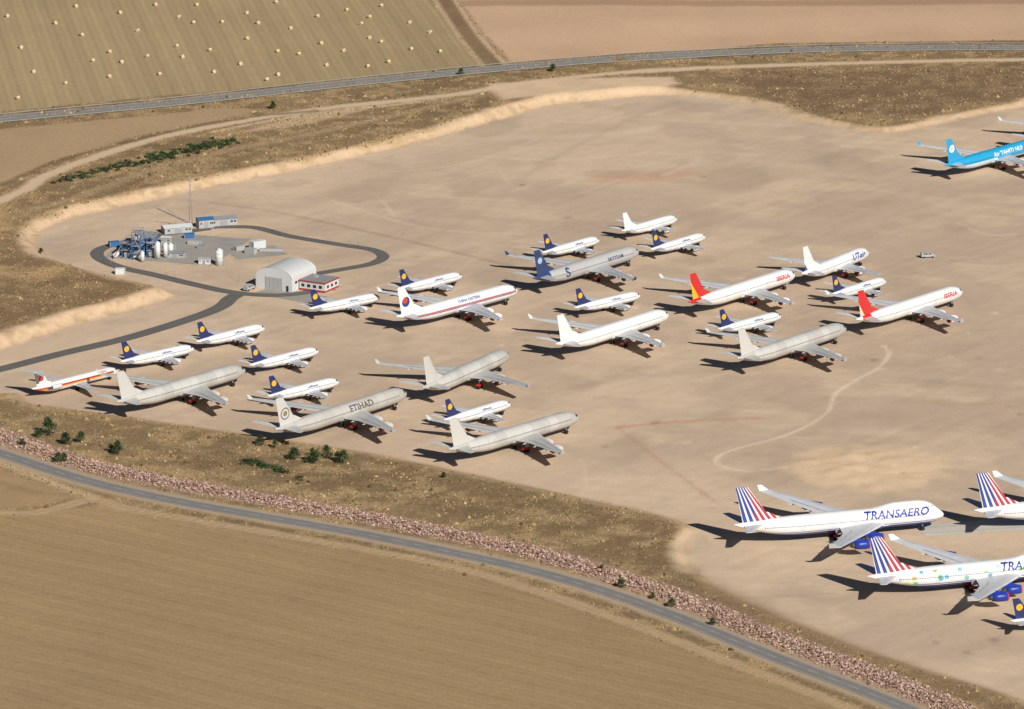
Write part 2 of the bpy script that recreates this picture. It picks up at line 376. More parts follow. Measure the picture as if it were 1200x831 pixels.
# ------------------------------------------------------------------ roads
def road_material(name, base, marks=True, dash=True, wear=.3):
    t = NT(name, .85, .2); uv = t.n.new('ShaderNodeUVMap').outputs[0]; s_ = t.sep(uv); co_ = t.coord()
    nz = t.noise(co_, .5, 4); nb = t.noise(co_, .06, 3)
    c = t.mix(nz, tuple(b * .78 for b in base), tuple(b * 1.22 for b in base))
    c = t.mix(t.math('MULTIPLY', nb, .4), c, (base[0] * 1.9, base[1] * 1.75, base[2] * 1.55))
    av = t.math('ABSOLUTE', s_[1])
    wt = t.math('LESS_THAN', t.math('ABSOLUTE', t.math('SUBTRACT', av, .45)), .13)
    c = t.mix(t.math('MULTIPLY', wt, .25), c, tuple(b * .7 for b in base))
    if marks:
        e = t.math('LESS_THAN', t.math('ABSOLUTE', t.math('SUBTRACT', av, .88)), .03)
        c = t.mix(t.math('MULTIPLY', e, .6), c, (.55, .55, .53))
    if dash:
        e = t.math('MULTIPLY', t.math('LESS_THAN', av, .03), t.math('LESS_THAN', t.math('FRACT', t.math('DIVIDE', s_[0], 9.0)), .45))
        c = t.mix(t.math('MULTIPLY', e, .6), c, (.55, .55, .53))
    t.color(c); return t.m
def ribbon(name, pts, width, mat, zoff=.05, nseg=4):
    pts = [np.array(p, float) for p in pts]; V = []; Fs = []; uvs = []; s = 0
    for i, p in enumerate(pts):
        a = pts[max(i - 1, 0)]; b = pts[min(i + 1, len(pts) - 1)]; d = (b - a) / (np.linalg.norm(b - a) + 1e-9); n = np.array([-d[1], d[0]])
        if i: s += np.linalg.norm(p - pts[i - 1])
        for j in range(nseg + 1):
            o = (j / nseg - .5) * width; q = p + n * o; V.append((q[0], q[1])); uvs.append((s, (j / nseg - .5) * 2))
    V = np.array(V); z = height(V[:, 0], V[:, 1]) + zoff
    for i in range(len(pts) - 1):
        for j in range(nseg):
            a = i * (nseg + 1) + j; Fs.append((a, a + 1, a + nseg + 2, a + nseg + 1))
    me = mesh_np(name, np.column_stack([V, z]), Fs, mats=[mat])
    ul = me.uv_layers.new(name="UVMap"); arr = np.array(uvs)[np.array(Fs).ravel()]; ul.data.foreach_set('uv', arr.astype(np.float32).ravel())
    return obj(name, me)
asph = road_material("asphalt_worn", (.20, .19, .18)); asph2 = road_material("asphalt_dark", (.125, .118, .11), False, False)
asph3 = road_material("asphalt_highway", (.23, .22, .205))
ribbon("road", ROAD, 6.6, asph, .07)
HWY = P((-400, 185), (-150, 156), (0, 140), (200, 121), (400, 99), (560, 83), (700, 71), (900, 60), (1050, 56.5), (1200, 56), (1500, 58), (1900, 66), n=4)
ribbon("highway_road", HWY, 12, asph3, .09)
RING = [G0(*q) for q in [tuple(p) for p in smooth_pts([(240, 267), (265, 266), (300, 267), (340, 277), (400, 287), (437, 293), (449, 301), (436, 309), (405, 315), (370, 321)], 6)]]
ribbon("service_road", RING, 4.8, asph2, .05)
OUTER = [G0(*q) for q in [tuple(p) for p in smooth_pts([(245, 268), (200, 274), (150, 283), (118, 292), (116, 302), (140, 313), (180, 322), (230, 334), (275, 343), (330, 346), (390, 338)], 6)]]
ribbon("service_road", OUTER, 5.2, asph2, .058)
ACC = [G0(*q) for q in [tuple(p) for p in smooth_pts([(284, 342), (270, 350), (258, 360), (225, 373), (150, 396), (70, 415), (0, 433), (-120, 462), (-400, 540)], 6)]]
ribbon("access_road", ACC, 6.2, asph2, .066)
conc = road_material("concrete_taxiway", (.47, .44, .39), False, False)
TX = [G0(*q) for q in [(1078, 622), (1130, 619), (1200, 614), (1330, 605), (1600, 588)]]
ribbon("taxiway", TX, 13, conc, .05)
yard = simple("concrete_yard", (.34, .31, .27), .9, .25, .15)
mb = MB()
for (u, v, sx, sy, r) in [(208, 291, 44, 44, -.3), (340, 346, 26, 12, -.6), (300, 296, 20, 16, .4)]:
    x, y = G0(u, v); mb.box((x, y, .0 + .0006 * sx), (sx, sy, .05), 0, r)
obj("pavement", mb.mesh("pavement", [yard]))

def guard_rail(off):
    mb = MB(); pts = [np.array(p) for p in HWY]
    rr = []
    for i, p in enumerate(pts):
        a = pts[max(i - 1, 0)]; b = pts[min(i + 1, len(pts) - 1)]; d = (b - a) / np.linalg.norm(b - a); n = np.array([-d[1], d[0]]); q = p + n * off
        rr.append((q[0], q[1], hs(q[0], q[1])))
    rings = []
    for q in rr: rings.append([(q[0], q[1] - .04, q[2] + .48), (q[0], q[1] + .04, q[2] + .48), (q[0], q[1] + .04, q[2] + .76), (q[0], q[1] - .04, q[2] + .76)])
    mb.loft(rings, 0, True, False)
    for a, b in zip(rr[:-1], rr[1:]):
        n = max(1, int(math.hypot(a[0] - b[0], a[1] - b[1]) / 4))
        for k in range(n):
            t = k / n; mb.box((a[0] + (b[0] - a[0]) * t, a[1] + (b[1] - a[1]) * t + .09, a[2] + (b[2] - a[2]) * t + .35), (.1, .1, .7), 0)
    return obj("guard_rail", mb.mesh("guard_rail", [simple("weathered_steel", (.28, .27, .25), .6, .1, 1)]))
guard_rail(7.4); guard_rail(-7.4)

# ------------------------------------------------------------------ rocks, tufts, bales
colmat = NT("vertex_tinted_matter", .95, .1); colmat.color(colmat.attr("Col")); colmat = colmat.m
def cum(pts):
    a = np.array(pts); s = np.concatenate([[0], np.cumsum(np.hypot(*(a[1:] - a[:-1]).T))]); return a, s
a, s = cum(RIP)
N = 16000; t = rng.uniform(0, s[-1], N); cx = np.interp(t, s, a[:, 0]); cy = np.interp(t, s, a[:, 1])
ix = np.clip(np.searchsorted(s, t) - 1, 0, len(a) - 2); dd = a[ix + 1] - a[ix]; dd /= np.linalg.norm(dd, axis=1)[:, None]
off = np.clip(rng.normal(0, 2.9, N), -6.4, 5.6); cx = cx - dd[:, 1] * off; cy = cy + dd[:, 0] * off
cz = height(cx, cy) + np.maximum(0, .8 - abs(off) * .16) * rng.uniform(0, 1, N)
r = rng.uniform(.18, .6, N); oct_ = np.array([(1, 0, 0), (-1, 0, 0), (0, 1, 0), (0, -1, 0), (0, 0, 1), (0, 0, -.6)], float)
V = np.repeat(oct_[None], N, 0) * r[:, None, None] * rng.uniform(.6, 1.2, (N, 6, 1)); V += rng.normal(0, .1, V.shape) * r[:, None, None]
V += np.stack([cx, cy, cz + r * .3], -1)[:, None, :]
of = np.array([(0, 2, 4), (2, 1, 4), (1, 3, 4), (3, 0, 4), (2, 0, 5), (1, 2, 5), (3, 1, 5), (0, 3, 5)])
Fs = (of[None] + (np.arange(N) * 6)[:, None, None]).reshape(-1, 3)
base = np.array([L(178, 146, 130), L(156, 124, 108), L(192, 168, 150), L(132, 106, 92)])[rng.integers(0, 4, N)] * rng.uniform(.75, 1.05, (N, 1))
obj("riprap_rocks", mesh_np("riprap_rocks", V.reshape(-1, 3), Fs, np.repeat(base, 6, 0), [colmat]))

cand = np.where((mask[:, 2] > .55) & (abs(X) < 290) & (Y > 1430) & (Y < 2510) & (NF + rng.uniform(-.25, .25, len(X)) > .47))[0]
N = 38000; ch = rng.choice(cand, N); cx = X[ch] + rng.uniform(-.8, .8, N); cy = Y[ch] + rng.uniform(-1.0, 1.0, N); cz = Z[ch]
r = rng.uniform(.18, .55, N) * (1 + 1.2 * (rng.uniform(0, 1, N) > .96)); h = r * rng.uniform(.5, 1.1, N)
ang = rng.uniform(0, 6.28, N); V = np.zeros((N, 6, 3))
for k in range(5):
    rr = r * rng.uniform(.6, 1.2, N); V[:, k] = np.stack([cx + rr * np.cos(ang + k * 1.257), cy + rr * np.sin(ang + k * 1.257), cz - .1], -1)
V[:, 5] = np.stack([cx, cy, cz + h], -1)
of = np.array([(k, (k + 1) % 5, 5) for k in range(5)]); Fs = (of[None] + (np.arange(N) * 6)[:, None, None]).reshape(-1, 3)
base = np.array([L(124, 104, 72), L(98, 84, 58), L(176, 150, 108), L(150, 124, 88)])[rng.integers(0, 4, N)] * rng.uniform(.65, 1.1, (N, 1))
obj("scrub_grass", mesh_np("scrub_grass", V.reshape(-1, 3), Fs, np.repeat(base, 6, 0), [colmat]))

mb = MB()
for (u, v) in [(28, 60), (60, 28), (95, 40), (140, 18), (152, 42), (178, 8), (215, 22), (240, 5), (262, 30), (285, 12), (305, 28), (330, 6), (338, 38), (368, 20), (402, 12), (418, 30), (440, 18), (455, 4),
               (474, 30), (100, 70), (132, 62), (120, 92), (165, 70), (190, 88), (200, 55), (222, 68), (248, 58), (252, 86), (280, 72), (290, 50), (318, 60), (322, 88), (350, 68), (372, 52), (388, 78), (412, 58), (430, 76), (452, 52), (460, 70), (486, 60), (500, 42), (520, 64), (70, 100), (40, 84), (30, 112), (12, 22), (320, 94), (145, 72), (235, 28), (425, 44), (85, 12)]:
    x, y = Gt(u + random.uniform(-10, 10), v + random.uniform(-5, 5)); z = hs(x, y); th = random.uniform(0, 3.1); c_, s_ = math.cos(th), math.sin(th)
    mb.tube((x - c_ * .75, y - s_ * .75, z + .76), (x + c_ * .75, y + s_ * .75, z + .76), .8, .8, 12, 0)
obj("hay_bales", mb.mesh("hay_bales", [simple("straw", (.58, .47, .27), .95, .2, 4)]))

# ------------------------------------------------------------------ trees
leaf = NT("foliage", .8, .15); leaf.color(leaf.attr("Col")); leaf = leaf.m; bark = simple("bark", (.12, .08, .055), .9, .3, 5)
def leaf_arrays(centres, size, tones, rg):
    n = len(centres); a = rg.normal(size=(n, 3)); a /= np.linalg.norm(a, axis=1)[:, None]; b = rg.normal(size=(n, 3)); b = np.cross(a, b); b /= np.linalg.norm(b, axis=1)[:, None]
    sz = size * rg.uniform(.6, 1.3, (n, 1)); a = a * sz; b = b * sz * .7; c = np.asarray(centres)
    V = np.stack([c - a, c + b, c + a, c - b], 1).reshape(-1, 3); Fs = np.arange(n * 4).reshape(-1, 4)
    return V, Fs, np.repeat(tones, 4, 0)
GRE = np.array([(.042, .068, .024), (.055, .085, .032), (.08, .105, .045), (.028, .045, .019)])
tree_meshes = []
for k in range(4):
    rg = np.random.default_rng(50 + k); Hh = 4.6; pts = []; tn = []
    mb = MB(); mb.tube((0, 0, -.2), (.1, .05, Hh * .85), .17, .04, 7)
    for j in range(16):
        lv = rg.uniform(.1, 1); an = rg.uniform(0, 6.28); rr = (1 - lv) * 1.6 + .4; cx_, cy_, cz_ = rr * math.cos(an) * .75, rr * math.sin(an) * .75, .5 + lv * (Hh - .9)
        mb.tube((0, 0, cz_ - .4), (cx_, cy_, cz_), .05, .02, 5)
        m_ = 70; p_ = rg.normal(size=(m_, 3)) * np.array([.42, .42, .33]) * (1.35 - lv * .6) + np.array([cx_, cy_, cz_]); pts.append(p_)
        tn.append(np.repeat((GRE[rg.integers(0, 4)] * rg.uniform(.8, 1.3))[None], m_, 0))
    V, Fs, T_ = leaf_arrays(np.concatenate(pts), .19, np.concatenate(tn), rg)
    tree_meshes.append((mb.mesh("tree_trunk", [bark]), mesh_np("tree_foliage", V, Fs, T_, [leaf])))
def tree(u, v, s=1.0, name="pine_tree"):
    x, y = Gt(u, v); tm, fm = random.choice(tree_meshes); o = obj(name, tm); o.location = (x, y, hs(x, y)); o.scale = (s * random.uniform(.95, 1.35), s * random.uniform(.95, 1.35), s * 1.1); o.rotation_euler[2] = random.uniform(0, 6)
    obj("foliage", fm, o)
for (u, v, s) in [(57, 510, 1.25), (95, 519, .8), (77, 521, .85), (138, 533, 1.0), (130, 530, .6), (68, 542, .7), (75, 541, .6), (26, 523, .6), (44, 512, .6), (305, 522, .75), (322, 525, .6), (345, 539, 1.0), (368, 543, 1.15), (383, 537, .9), (402, 543, .9), (395, 541, .7),
                  (728, 689, .6), (787, 712, .6), (835, 733, .5), (765, 702, .4), (705, 668, .4), (648, 84, .7), (540, 88, .6), (520, 560, .4), (320, 128, .7), (48, 298, .5)]:
    tree(u, v, s)
def hedge(name, pts, n, wd, hgt, seed):
    rg = np.random.default_rng(seed); a, s = cum(P(*pts)); t = rg.uniform(0, s[-1], n); x = np.interp(t, s, a[:, 0]) + rg.normal(0, wd, n); y = np.interp(t, s, a[:, 1]) + rg.normal(0, wd, n)
    cl = rg.uniform(.5, 1.2, n); z = height(x, y); pts_ = []; tn = []
    for i in range(n):
        m_ = 34; q = rg.normal(size=(m_, 3)) * np.array([.55, .55, .32]) * hgt * cl[i]; q[:, 2] = abs(q[:, 2]) + .1; pts_.append(q + np.array([x[i], y[i], z[i]]))
        tn.append(np.repeat((GRE[rg.integers(0, 4)] * rg.uniform(.6, 1.2))[None], m_, 0))
    V, Fs, T_ = leaf_arrays(np.concatenate(pts_), .24 * hgt, np.concatenate(tn), rg); obj(name, mesh_np(name, V, Fs, T_, [leaf]))
hedge("bushes", [(70, 214), (110, 202), (150, 193), (190, 187)], 110, 2.8, 1.2, 1)
hedge("bushes", [(180, 186), (215, 178), (270, 166)], 150, 3.0, 1.3, 2)
hedge("bushes", [(286, 541), (305, 545), (332, 553)], 40, 1.1, 1.4, 3)
hedge("bushes", [(338, 558), (360, 565)], 8, 1.6, .8, 4)

# ------------------------------------------------------------------ aircraft
T = {
 'narrow': dict(L=33.4, R=1.92, zc=3.25, semi=14.45, xle=10.3, cr=7.6, ky=4.8, ck=4.7, ct=1.6, sweep=28, dih=6, top=11.1, stab=6.3, engs=[4.9], eD=1.85, eL=4.0, ez=-1.35, winglet=0, gy=2.6, gx=.5),
 'twin': dict(L=58.8, R=2.8, zc=5.1, semi=30.1, xle=18.0, cr=13.0, ky=9.3, ck=7.8, ct=2.5, sweep=32, dih=5.5, top=17.2, stab=9.7, engs=[9.4], eD=3.1, eL=6.2, ez=-2.1, winglet=1.6, gy=5.3, gx=.5),
 'quad': dict(L=63.7, R=2.8, zc=5.1, semi=30.1, xle=20.6, cr=13.0, ky=9.3, ck=7.8, ct=2.5, sweep=32, dih=5.5, top=16.9, stab=9.7, engs=[9.3, 19.3], eD=2.35, eL=5.0, ez=-1.75, winglet=1.6, gy=5.3, gx=.5),
 'quadlong': dict(L=67.9, R=2.8, zc=5.2, semi=31.7, xle=22.0, cr=13.6, ky=9.5, ck=8.2, ct=2.6, sweep=33, dih=5.5, top=17.2, stab=10.5, engs=[9.5, 19.6], eD=2.9, eL=5.8, ez=-2.0, winglet=1.6, gy=5.3, gx=.5),
 'seven6': dict(L=48.5, R=2.55, zc=4.6, semi=23.8, xle=15.2, cr=11.5, ky=7.8, ck=7.0, ct=2.2, sweep=34, dih=6, top=15.9, stab=9.3, engs=[7.9], eD=2.9, eL=5.6, ez=-1.9, winglet=0, gy=4.6, gx=.51),
 'jumbo': dict(L=70.6, R=3.25, zc=5.5, semi=32.2, xle=18.5, cr=16.8, ky=12.0, ck=9.6, ct=4.0, sweep=41, dih=7, top=19.4, stab=11.0, engs=[11.9, 21.3], eD=2.9, eL=6.0, ez=-2.2, winglet=1.8, gy=4.5, gx=.47, hump=.42),
 'ttail': dict(L=39.7, R=1.72, zc=2.75, semi=16.4, xle=15.5, cr=6.6, ky=5.0, ck=4.4, ct=1.3, sweep=27, dih=3, top=9.3, stab=6.1, engs=[], eD=1.6, eL=5.2, ez=0, winglet=0, gy=2.5, gx=.53),
}
def prof(t, x):
    """fuselage: radius, centre height offset, hump amount at distance x behind nose"""
    L_, R = t['L'], t['R']; ln = 3.1 * R; lt = (6.6 if t['L'] < 60 else 7.2) * R
    if x < ln: s = max(x / ln, 0); r = R * (1 - (1 - s) ** 2.1) ** .62; dz = -.26 * R * (1 - s) ** 1.8
    elif x > L_ - lt: s = min((x - (L_ - lt)) / lt, 1); r = R * (1 - .93 * s ** 1.75); dz = (R - r) * .62
    else: r, dz = R, 0
    hb = 0
    if t.get('hump'):
        q = x / L_; hb = t['hump'] * float(sstep(.012, .075, q)) * (1 - float(sstep(.235, .36, q)))
    return r, dz, hb
def ring(t, x, n=28):
    r, dz, hb = prof(t, x); out = []
    for i in range(n):
        a = 2 * math.pi * i / n; s_ = math.sin(a); y = r * math.cos(a); z = r * s_
        if s_ > 0: z *= 1 + hb; y *= 1 - .45 * hb * s_ ** 2
        out.append((-x, y, t['zc'] + dz + z))
    return out
def side_y(t, x, z):
    r, dz, hb = prof(t, x); q = z - t['zc'] - dz; s_ = q / (r * (1 + (hb if q > 0 else 0))); s_ = max(-.98, min(.98, s_))
    return r * math.sqrt(1 - s_ * s_) * (1 - .45 * (hb if s_ > 0 else 0) * s_ * s_)
AF = [(0, 0), (.04, .032), (.25, .062), (.65, .04), (1, .004), (.65, -.02), (.25, -.045), (.04, -.026)]
def chord(t, y):
    if y < t['ky']: return t['cr'] + (t['ck'] - t['cr']) * y / t['ky']
    return t['ck'] + (t['ct'] - t['ck']) * (y - t['ky']) / (t['semi'] - t['ky'])
def wing_le(t, y): return t['xle'] + y * math.tan(rad(t['sweep']))
def wing_z(t, y): return t['zc'] - .52 * t['R'] + max(0, y - t['R'] * .7) * math.tan(rad(t['dih']))
def foil(x, c, y, z, th=1.0): return [(-(x + a * c), y, z + b * c * th) for a, b in AF]
def fin_geo(t):
    if t is T['ttail']:
        z0 = t['zc'] + t['R'] * .72; fh = t['top'] - z0; return z0, fh, t['L'] - 1.55 * fh, fh * 1.05, fh * .72, fh * .62
    z0 = t['zc'] + t['R'] * .85; fh = t['top'] - z0
    return z0, fh, t['L'] - 1.16 * fh - .6, fh * .92, fh * .36, fh * .80

gear_m = simple("landing_gear_metal", (.35, .35, .36), .5); tyre = simple("tyre_rubber", (.02, .02, .02), .9)
red_cover = simple("red_engine_cover", (.55, .03, .02), .7); dark_m = simple("engine_dark", (.06, .06, .065), .5)

def part_meshes(tk):
    t = T[tk]; out = {}
    L_, R = t['L'], t['R']
    mb = MB(); st = [0.02, .1, .25, .5, .9, 1.4, 2.0, 2.6, 3.1]; xsn = [s * R for s in st]; lt = (6.6 if L_ < 60 else 7.2) * R
    xm = list(np.linspace(3.1 * R, L_ - lt, 16 if t.get('hump') else 8))[1:]; xt = [L_ - lt + lt * k / 10 for k in range(1, 11)]
    mb.loft([ring(t, x) for x in xsn + xm + xt], 0)
    w0 = wing_le(t, 0) - 1.0; w1 = w0 + t['cr'] + 4.0; rings = []
    for k in range(9):
        s_ = k / 8; x = w0 + (w1 - w0) * s_; e = math.sin(math.pi * min(max(s_, .04), .96)) ** .5
        rings.append([(-x, R * (.55 + .52 * e) * math.cos(a), t['zc'] - R * .55 + R * .62 * e * math.sin(a)) for a in [2 * math.pi * i / 16 for i in range(16)]])
    if tk != 'ttail': mb.loft(rings, 0)
    out['fuselage'] = mb
    for sgn, nm in ((1, 'wing_left'), (-1, 'wing_right')):
        mb = MB(); rings = []
        for y, th in [(R * .3, 1.25), (t['ky'], 1.0), (t['ky'] + (t['semi'] - t['ky']) * .5, .9), (t['semi'], .8)]:
            rings.append(foil(wing_le(t, y), chord(t, y), sgn * y, wing_z(t, y), th))
        mb.loft(rings, 0, True, False)
        if t['winglet']:
            y = t['semi']; h = t['winglet']; c = t['ct']
            r0 = [(-(wing_le(t, y) + c * .15 + a * c * .85), sgn * (y - .05 + b * .5), wing_z(t, y) - .05) for a, b in AF]
            r1 = [(-(wing_le(t, y) + c * .75 + a * c * .38), sgn * (y + h * .5 + b * .3), wing_z(t, y) + h) for a, b in AF]
            mb.loft([r0, r1], 1, True, False)
        nf_ = 3 if tk != 'ttail' else 0
        for k in range(nf_):
            y = t['ky'] * .75 + (t['semi'] - t['ky']) * k * .3; xe = wing_le(t, y) + chord(t, y); z = wing_z(t, y); q = R * .11
            rr = [[(-x, sgn * y + q * s_ * math.cos(a), z - .12 - q * .8 + q * s_ * math.sin(a)) for a in [math.pi * i / 4 for i in range(8)]] for x, s_ in [(xe - chord(t, y) * .42, .15), (xe - chord(t, y) * .25, 1), (xe - .3, .9), (xe + R * .45, .1)]]
            mb.loft(rr, 0)
        for ch_, wd in ((.72, .14), (.30, .06)):
            vs = []
            for y in (R * 1.05, t['ky'], t['semi'] * .72 if ch_ > .5 else t['semi'] * .96):
                c = chord(t, y); x = wing_le(t, y) + c * ch_; zz = wing_z(t, y) + c * (.052 if ch_ < .5 else .034) * 1.12 + .03
                vs += [(-x, sgn * y, zz + .01), (-(x + wd), sgn * y, zz)]
            mb.add(vs, [(0, 1, 3, 2), (2, 3, 5, 4)], 2)
        out[nm] = mb
    mb = MB(); sp = t['stab']; z0, fh, xf, fcr, fct, foff = fin_geo(t)
    if tk == 'ttail': zs = t['top'] - .15; xr = xf + foff - .2; cr = fct * 1.05; dih = .0
    else: zs = t['zc'] + .42 * R; xr = L_ - sp * .92 - .2; cr = sp * .60; dih = .1
    for sgn in (1, -1):
        mb.loft([foil(xr, cr, sgn * .05, zs, 1), foil(xr + sp * math.tan(rad(35 if tk != 'ttail' else 30)), sp * .22, sgn * sp, zs + sp * dih, .9)], 0, True, False)
    out['tailplane'] = mb
    mb = MB(); F2 = [(0, 0), (.1, .035), (.35, .055), (.75, .03), (1, .003), (.75, -.03), (.35, -.055), (.1, -.035)]
    fr = lambda x, c, z: [(-(x + a * c), b * c, z) for a, b in F2]
    mb.loft([fr(xf, fcr, z0 - .4 * R), fr(xf + foff, fct, z0 + fh)], 0, True, False)
    mb.loft([fr(xf - fcr * .28, fcr * .5, z0 - .05 * R), fr(xf + foff * .25, fcr * .2, z0 + fh * .22)], 0, True, False)
    out['fin'] = mb
    mb = MB(); spots = []
    if tk == 'ttail': spots = [(s * (R + .95), L_ - 11.2, t['zc'] + .55) for s in (1, -1)]
    else:
        for y in t['engs']:
            for s in (1, -1): spots.append((s * y, wing_le(t, y) - t['eL'] * .62, wing_z(t, y) + t['ez'] + (.15 if y > 15 else 0)))
    for (y, x, z) in spots:
        e = t['eD'] / 2; el = t['eL']; n = 18; rg_ = lambda x_, r_: [(-x_, y + r_ * math.cos(a), z + r_ * math.sin(a)) for a in [2 * math.pi * i / n for i in range(n)]]
        mb.loft([rg_(x + .12 * el, e * .80), rg_(x, e * .88), rg_(x + .04 * el, e * .97), rg_(x + .25 * el, e * 1.03), rg_(x + .55 * el, e * .98), rg_(x + .8 * el, e * .8), rg_(x + .8 * el, e * .62)], 0, False)
        mb.loft([rg_(x + .78 * el, e * .64), rg_(x + el, e * .42)], 1, True); mb.loft([rg_(x + .98 * el, e * .3), rg_(x + 1.15 * el, e * .05)], 1, True)
        mb.loft([rg_(x - .02 * el, e * .93), rg_(x + .05 * el, e * .95)], 2, True, False)
        if L_ > 45 and tk != 'jumbo': mb.loft([rg_(x + .79 * el, e * .86), rg_(x + .86 * el, e * .86)], 2, True, False)
        if tk == 'ttail': mb.box((-(x + el * .55), y - math.copysign(.9, y), z), (el * .5, 1.0, .25), 0)
        else:
            ay = abs(y); zt = wing_z(t, ay); xw = wing_le(t, ay)
            rr = lambda x_, zb, zt_, hw: [(-x_, y - hw, zb), (-x_, y + hw, zb), (-x_, y + hw, zt_), (-x_, y - hw, zt_)]
            mb.loft([rr(x + el * .18, z + e * .9, z + e * 1.1, .08), rr(xw, z + e * .8, zt + .12, .2), rr(xw + el * .35, z + e * .5, zt - .05, .2), rr(xw + el * .7, zt - .35, zt - .1, .06)], 0, True, False)
    out['engines'] = mb
    mb = MB(); wr = .55 if L_ < 45 else .68
    def bogie(x, y, ztop, nb):
        mb.tube((-x, y, wr), (-x, y, ztop), .14 if L_ < 45 else .22, None, 8, 0)
        for b in range(nb):
            xb = x + (b - (nb - 1) / 2) * wr * 2.15
            for s in (-1, 1): mb.tube((-xb, y + s * .35 - .18 * 1, wr), (-xb, y + s * .35 + .18, wr), wr, wr, 12, 1)
        if nb > 1: mb.box((-x, y, wr), (wr * 2.2, .16, .16), 0); mb.box((-x, y, wr + .7), (wr * 3.6, 1.3, .5), 2)
        if L_ > 60 and nb > 1: mb.add([(-x + .9, y - .6, ztop - .2), (-x - .9, y - .6, ztop - .2), (-x - .9, y - .7, wr + 1.2), (-x + .9, y - .7, wr + 1.2)], [(0, 1, 2, 3)], 0)
    bogie(2.05 * R + .5, 0, t['zc'] - R * .6, 1)
    gx = t['gx'] * L_; nb = 1 if L_ < 45 else 2
    for s in (1, -1): bogie(gx, s * t['gy'], t['zc'] - R * .3, nb)
    if tk == 'jumbo':
        for s in (1, -1): bogie(gx + 3.2, s * 1.9, t['zc'] - R * .6, 2)
    if tk in ('quad', 'quadlong'): bogie(gx, 0, t['zc'] - R * .6, 1)
    out['landing_gear'] = mb
    return out
PARTS = {k: part_meshes(k) for k in T}

def fus_mat(key, tk, lv):
    t = T[tk]; m = NT("fuselage_paint_" + key, .32, .5); co_ = m.coord(); p = m.sep(co_); xr = m.math('MULTIPLY', p[0], -1 / t['L']); zr = m.math('DIVIDE', m.math('SUBTRACT', p[2], t['zc']), t['R'])
    c = lv['body']
    nzv = m.noise(m.mapping(co_, (.3, 1, 1)), .8, 5)
    c = m.mix(m.maprange(nzv, .4, .7, 0, lv.get('dirt', .16)), c, tuple(v * .5 for v in (1, .95, .86)))
    if lv.get('panels'):
        fl = m.math('FRACT', m.math('MULTIPLY', m.math('SINE', m.math('MULTIPLY', m.math('FLOOR', m.math('MULTIPLY', xr, 15)), 12.9)), 43.7)); c = m.mix(m.math('MULTIPLY', m.math('GREATER_THAN', fl, .5), lv['panels']), c, (.66, .65, .61))
        fl = m.math('LESS_THAN', m.math('FRACT', m.math('MULTIPLY', xr, 15)), .05); c = m.mix(m.math('MULTIPLY', fl, .35), c, (.2, .19, .18))
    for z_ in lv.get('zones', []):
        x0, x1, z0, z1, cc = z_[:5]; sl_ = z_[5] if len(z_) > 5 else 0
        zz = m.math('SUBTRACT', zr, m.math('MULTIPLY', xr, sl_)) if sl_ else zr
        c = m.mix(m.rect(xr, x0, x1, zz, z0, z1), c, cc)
    if lv.get('spots'):
        v = m.n.new('ShaderNodeTexVoronoi'); m.l.new(m.mapping(co_, (1, .3, 1)), v.inputs['Vector']); v.inputs['Scale'].default_value = .5
        hsv = m.n.new('ShaderNodeHueSaturation'); hsv.inputs['Saturation'].default_value = 1.6; hsv.inputs['Value'].default_value = .75; m.l.new(v.outputs['Color'], hsv.inputs['Color'])
        mk = m.math('MULTIPLY', m.math('LESS_THAN', v.outputs['Distance'], m.math('ADD', .2, m.math('MULTIPLY', m.noise(co_, 2.2, 2), .4))), m.rect(xr, .10, .86, zr, -.55, .80))
        mk = m.math('MULTIPLY', mk, m.math('GREATER_THAN', m.sep(v.outputs['Color'])[1], .4)); c = m.mix(m.math('MULTIPLY', mk, .8), c, hsv.outputs[0])
    wx = m.math('FRACT', m.math('MULTIPLY', p[0], 1 / .53))
    wm = m.math('MULTIPLY', m.rect(xr, .1, .86, zr, .10, .10 + .36 / t['R']), m.math('GREATER_THAN', wx, .45)); c = m.mix(m.math('MULTIPLY', wm, .9), c, (.03, .03, .04))
    if t.get('hump'):
        wm = m.math('MULTIPLY', m.rect(xr, .06, .25, zr, .80, .90), m.math('GREATER_THAN', wx, .5)); c = m.mix(m.math('MULTIPLY', wm, .8), c, (.03, .03, .04))
        c = m.mix(m.rect(xr, .030, .047, zr, .78, 1.0), c, (.02, .02, .025))
    else: c = m.mix(m.rect(xr, .5 * t['R'] / t['L'], 1.15 * t['R'] / t['L'], zr, .16, .46), c, (.02, .02, .025))
    for dx_ in (.085, .30, .68, .86):
        w_ = 1.0 / t['L']; o_ = m.rect(xr, dx_, dx_ + w_, zr, -.35, .45); i_ = m.rect(xr, dx_ + .12 / t['L'], dx_ + w_ - .12 / t['L'], zr, -.30, .41)
        c = m.mix(m.math('MULTIPLY', m.math('SUBTRACT', o_, i_), .6), c, (.15, .15, .17))
    m.color(c); return m.m
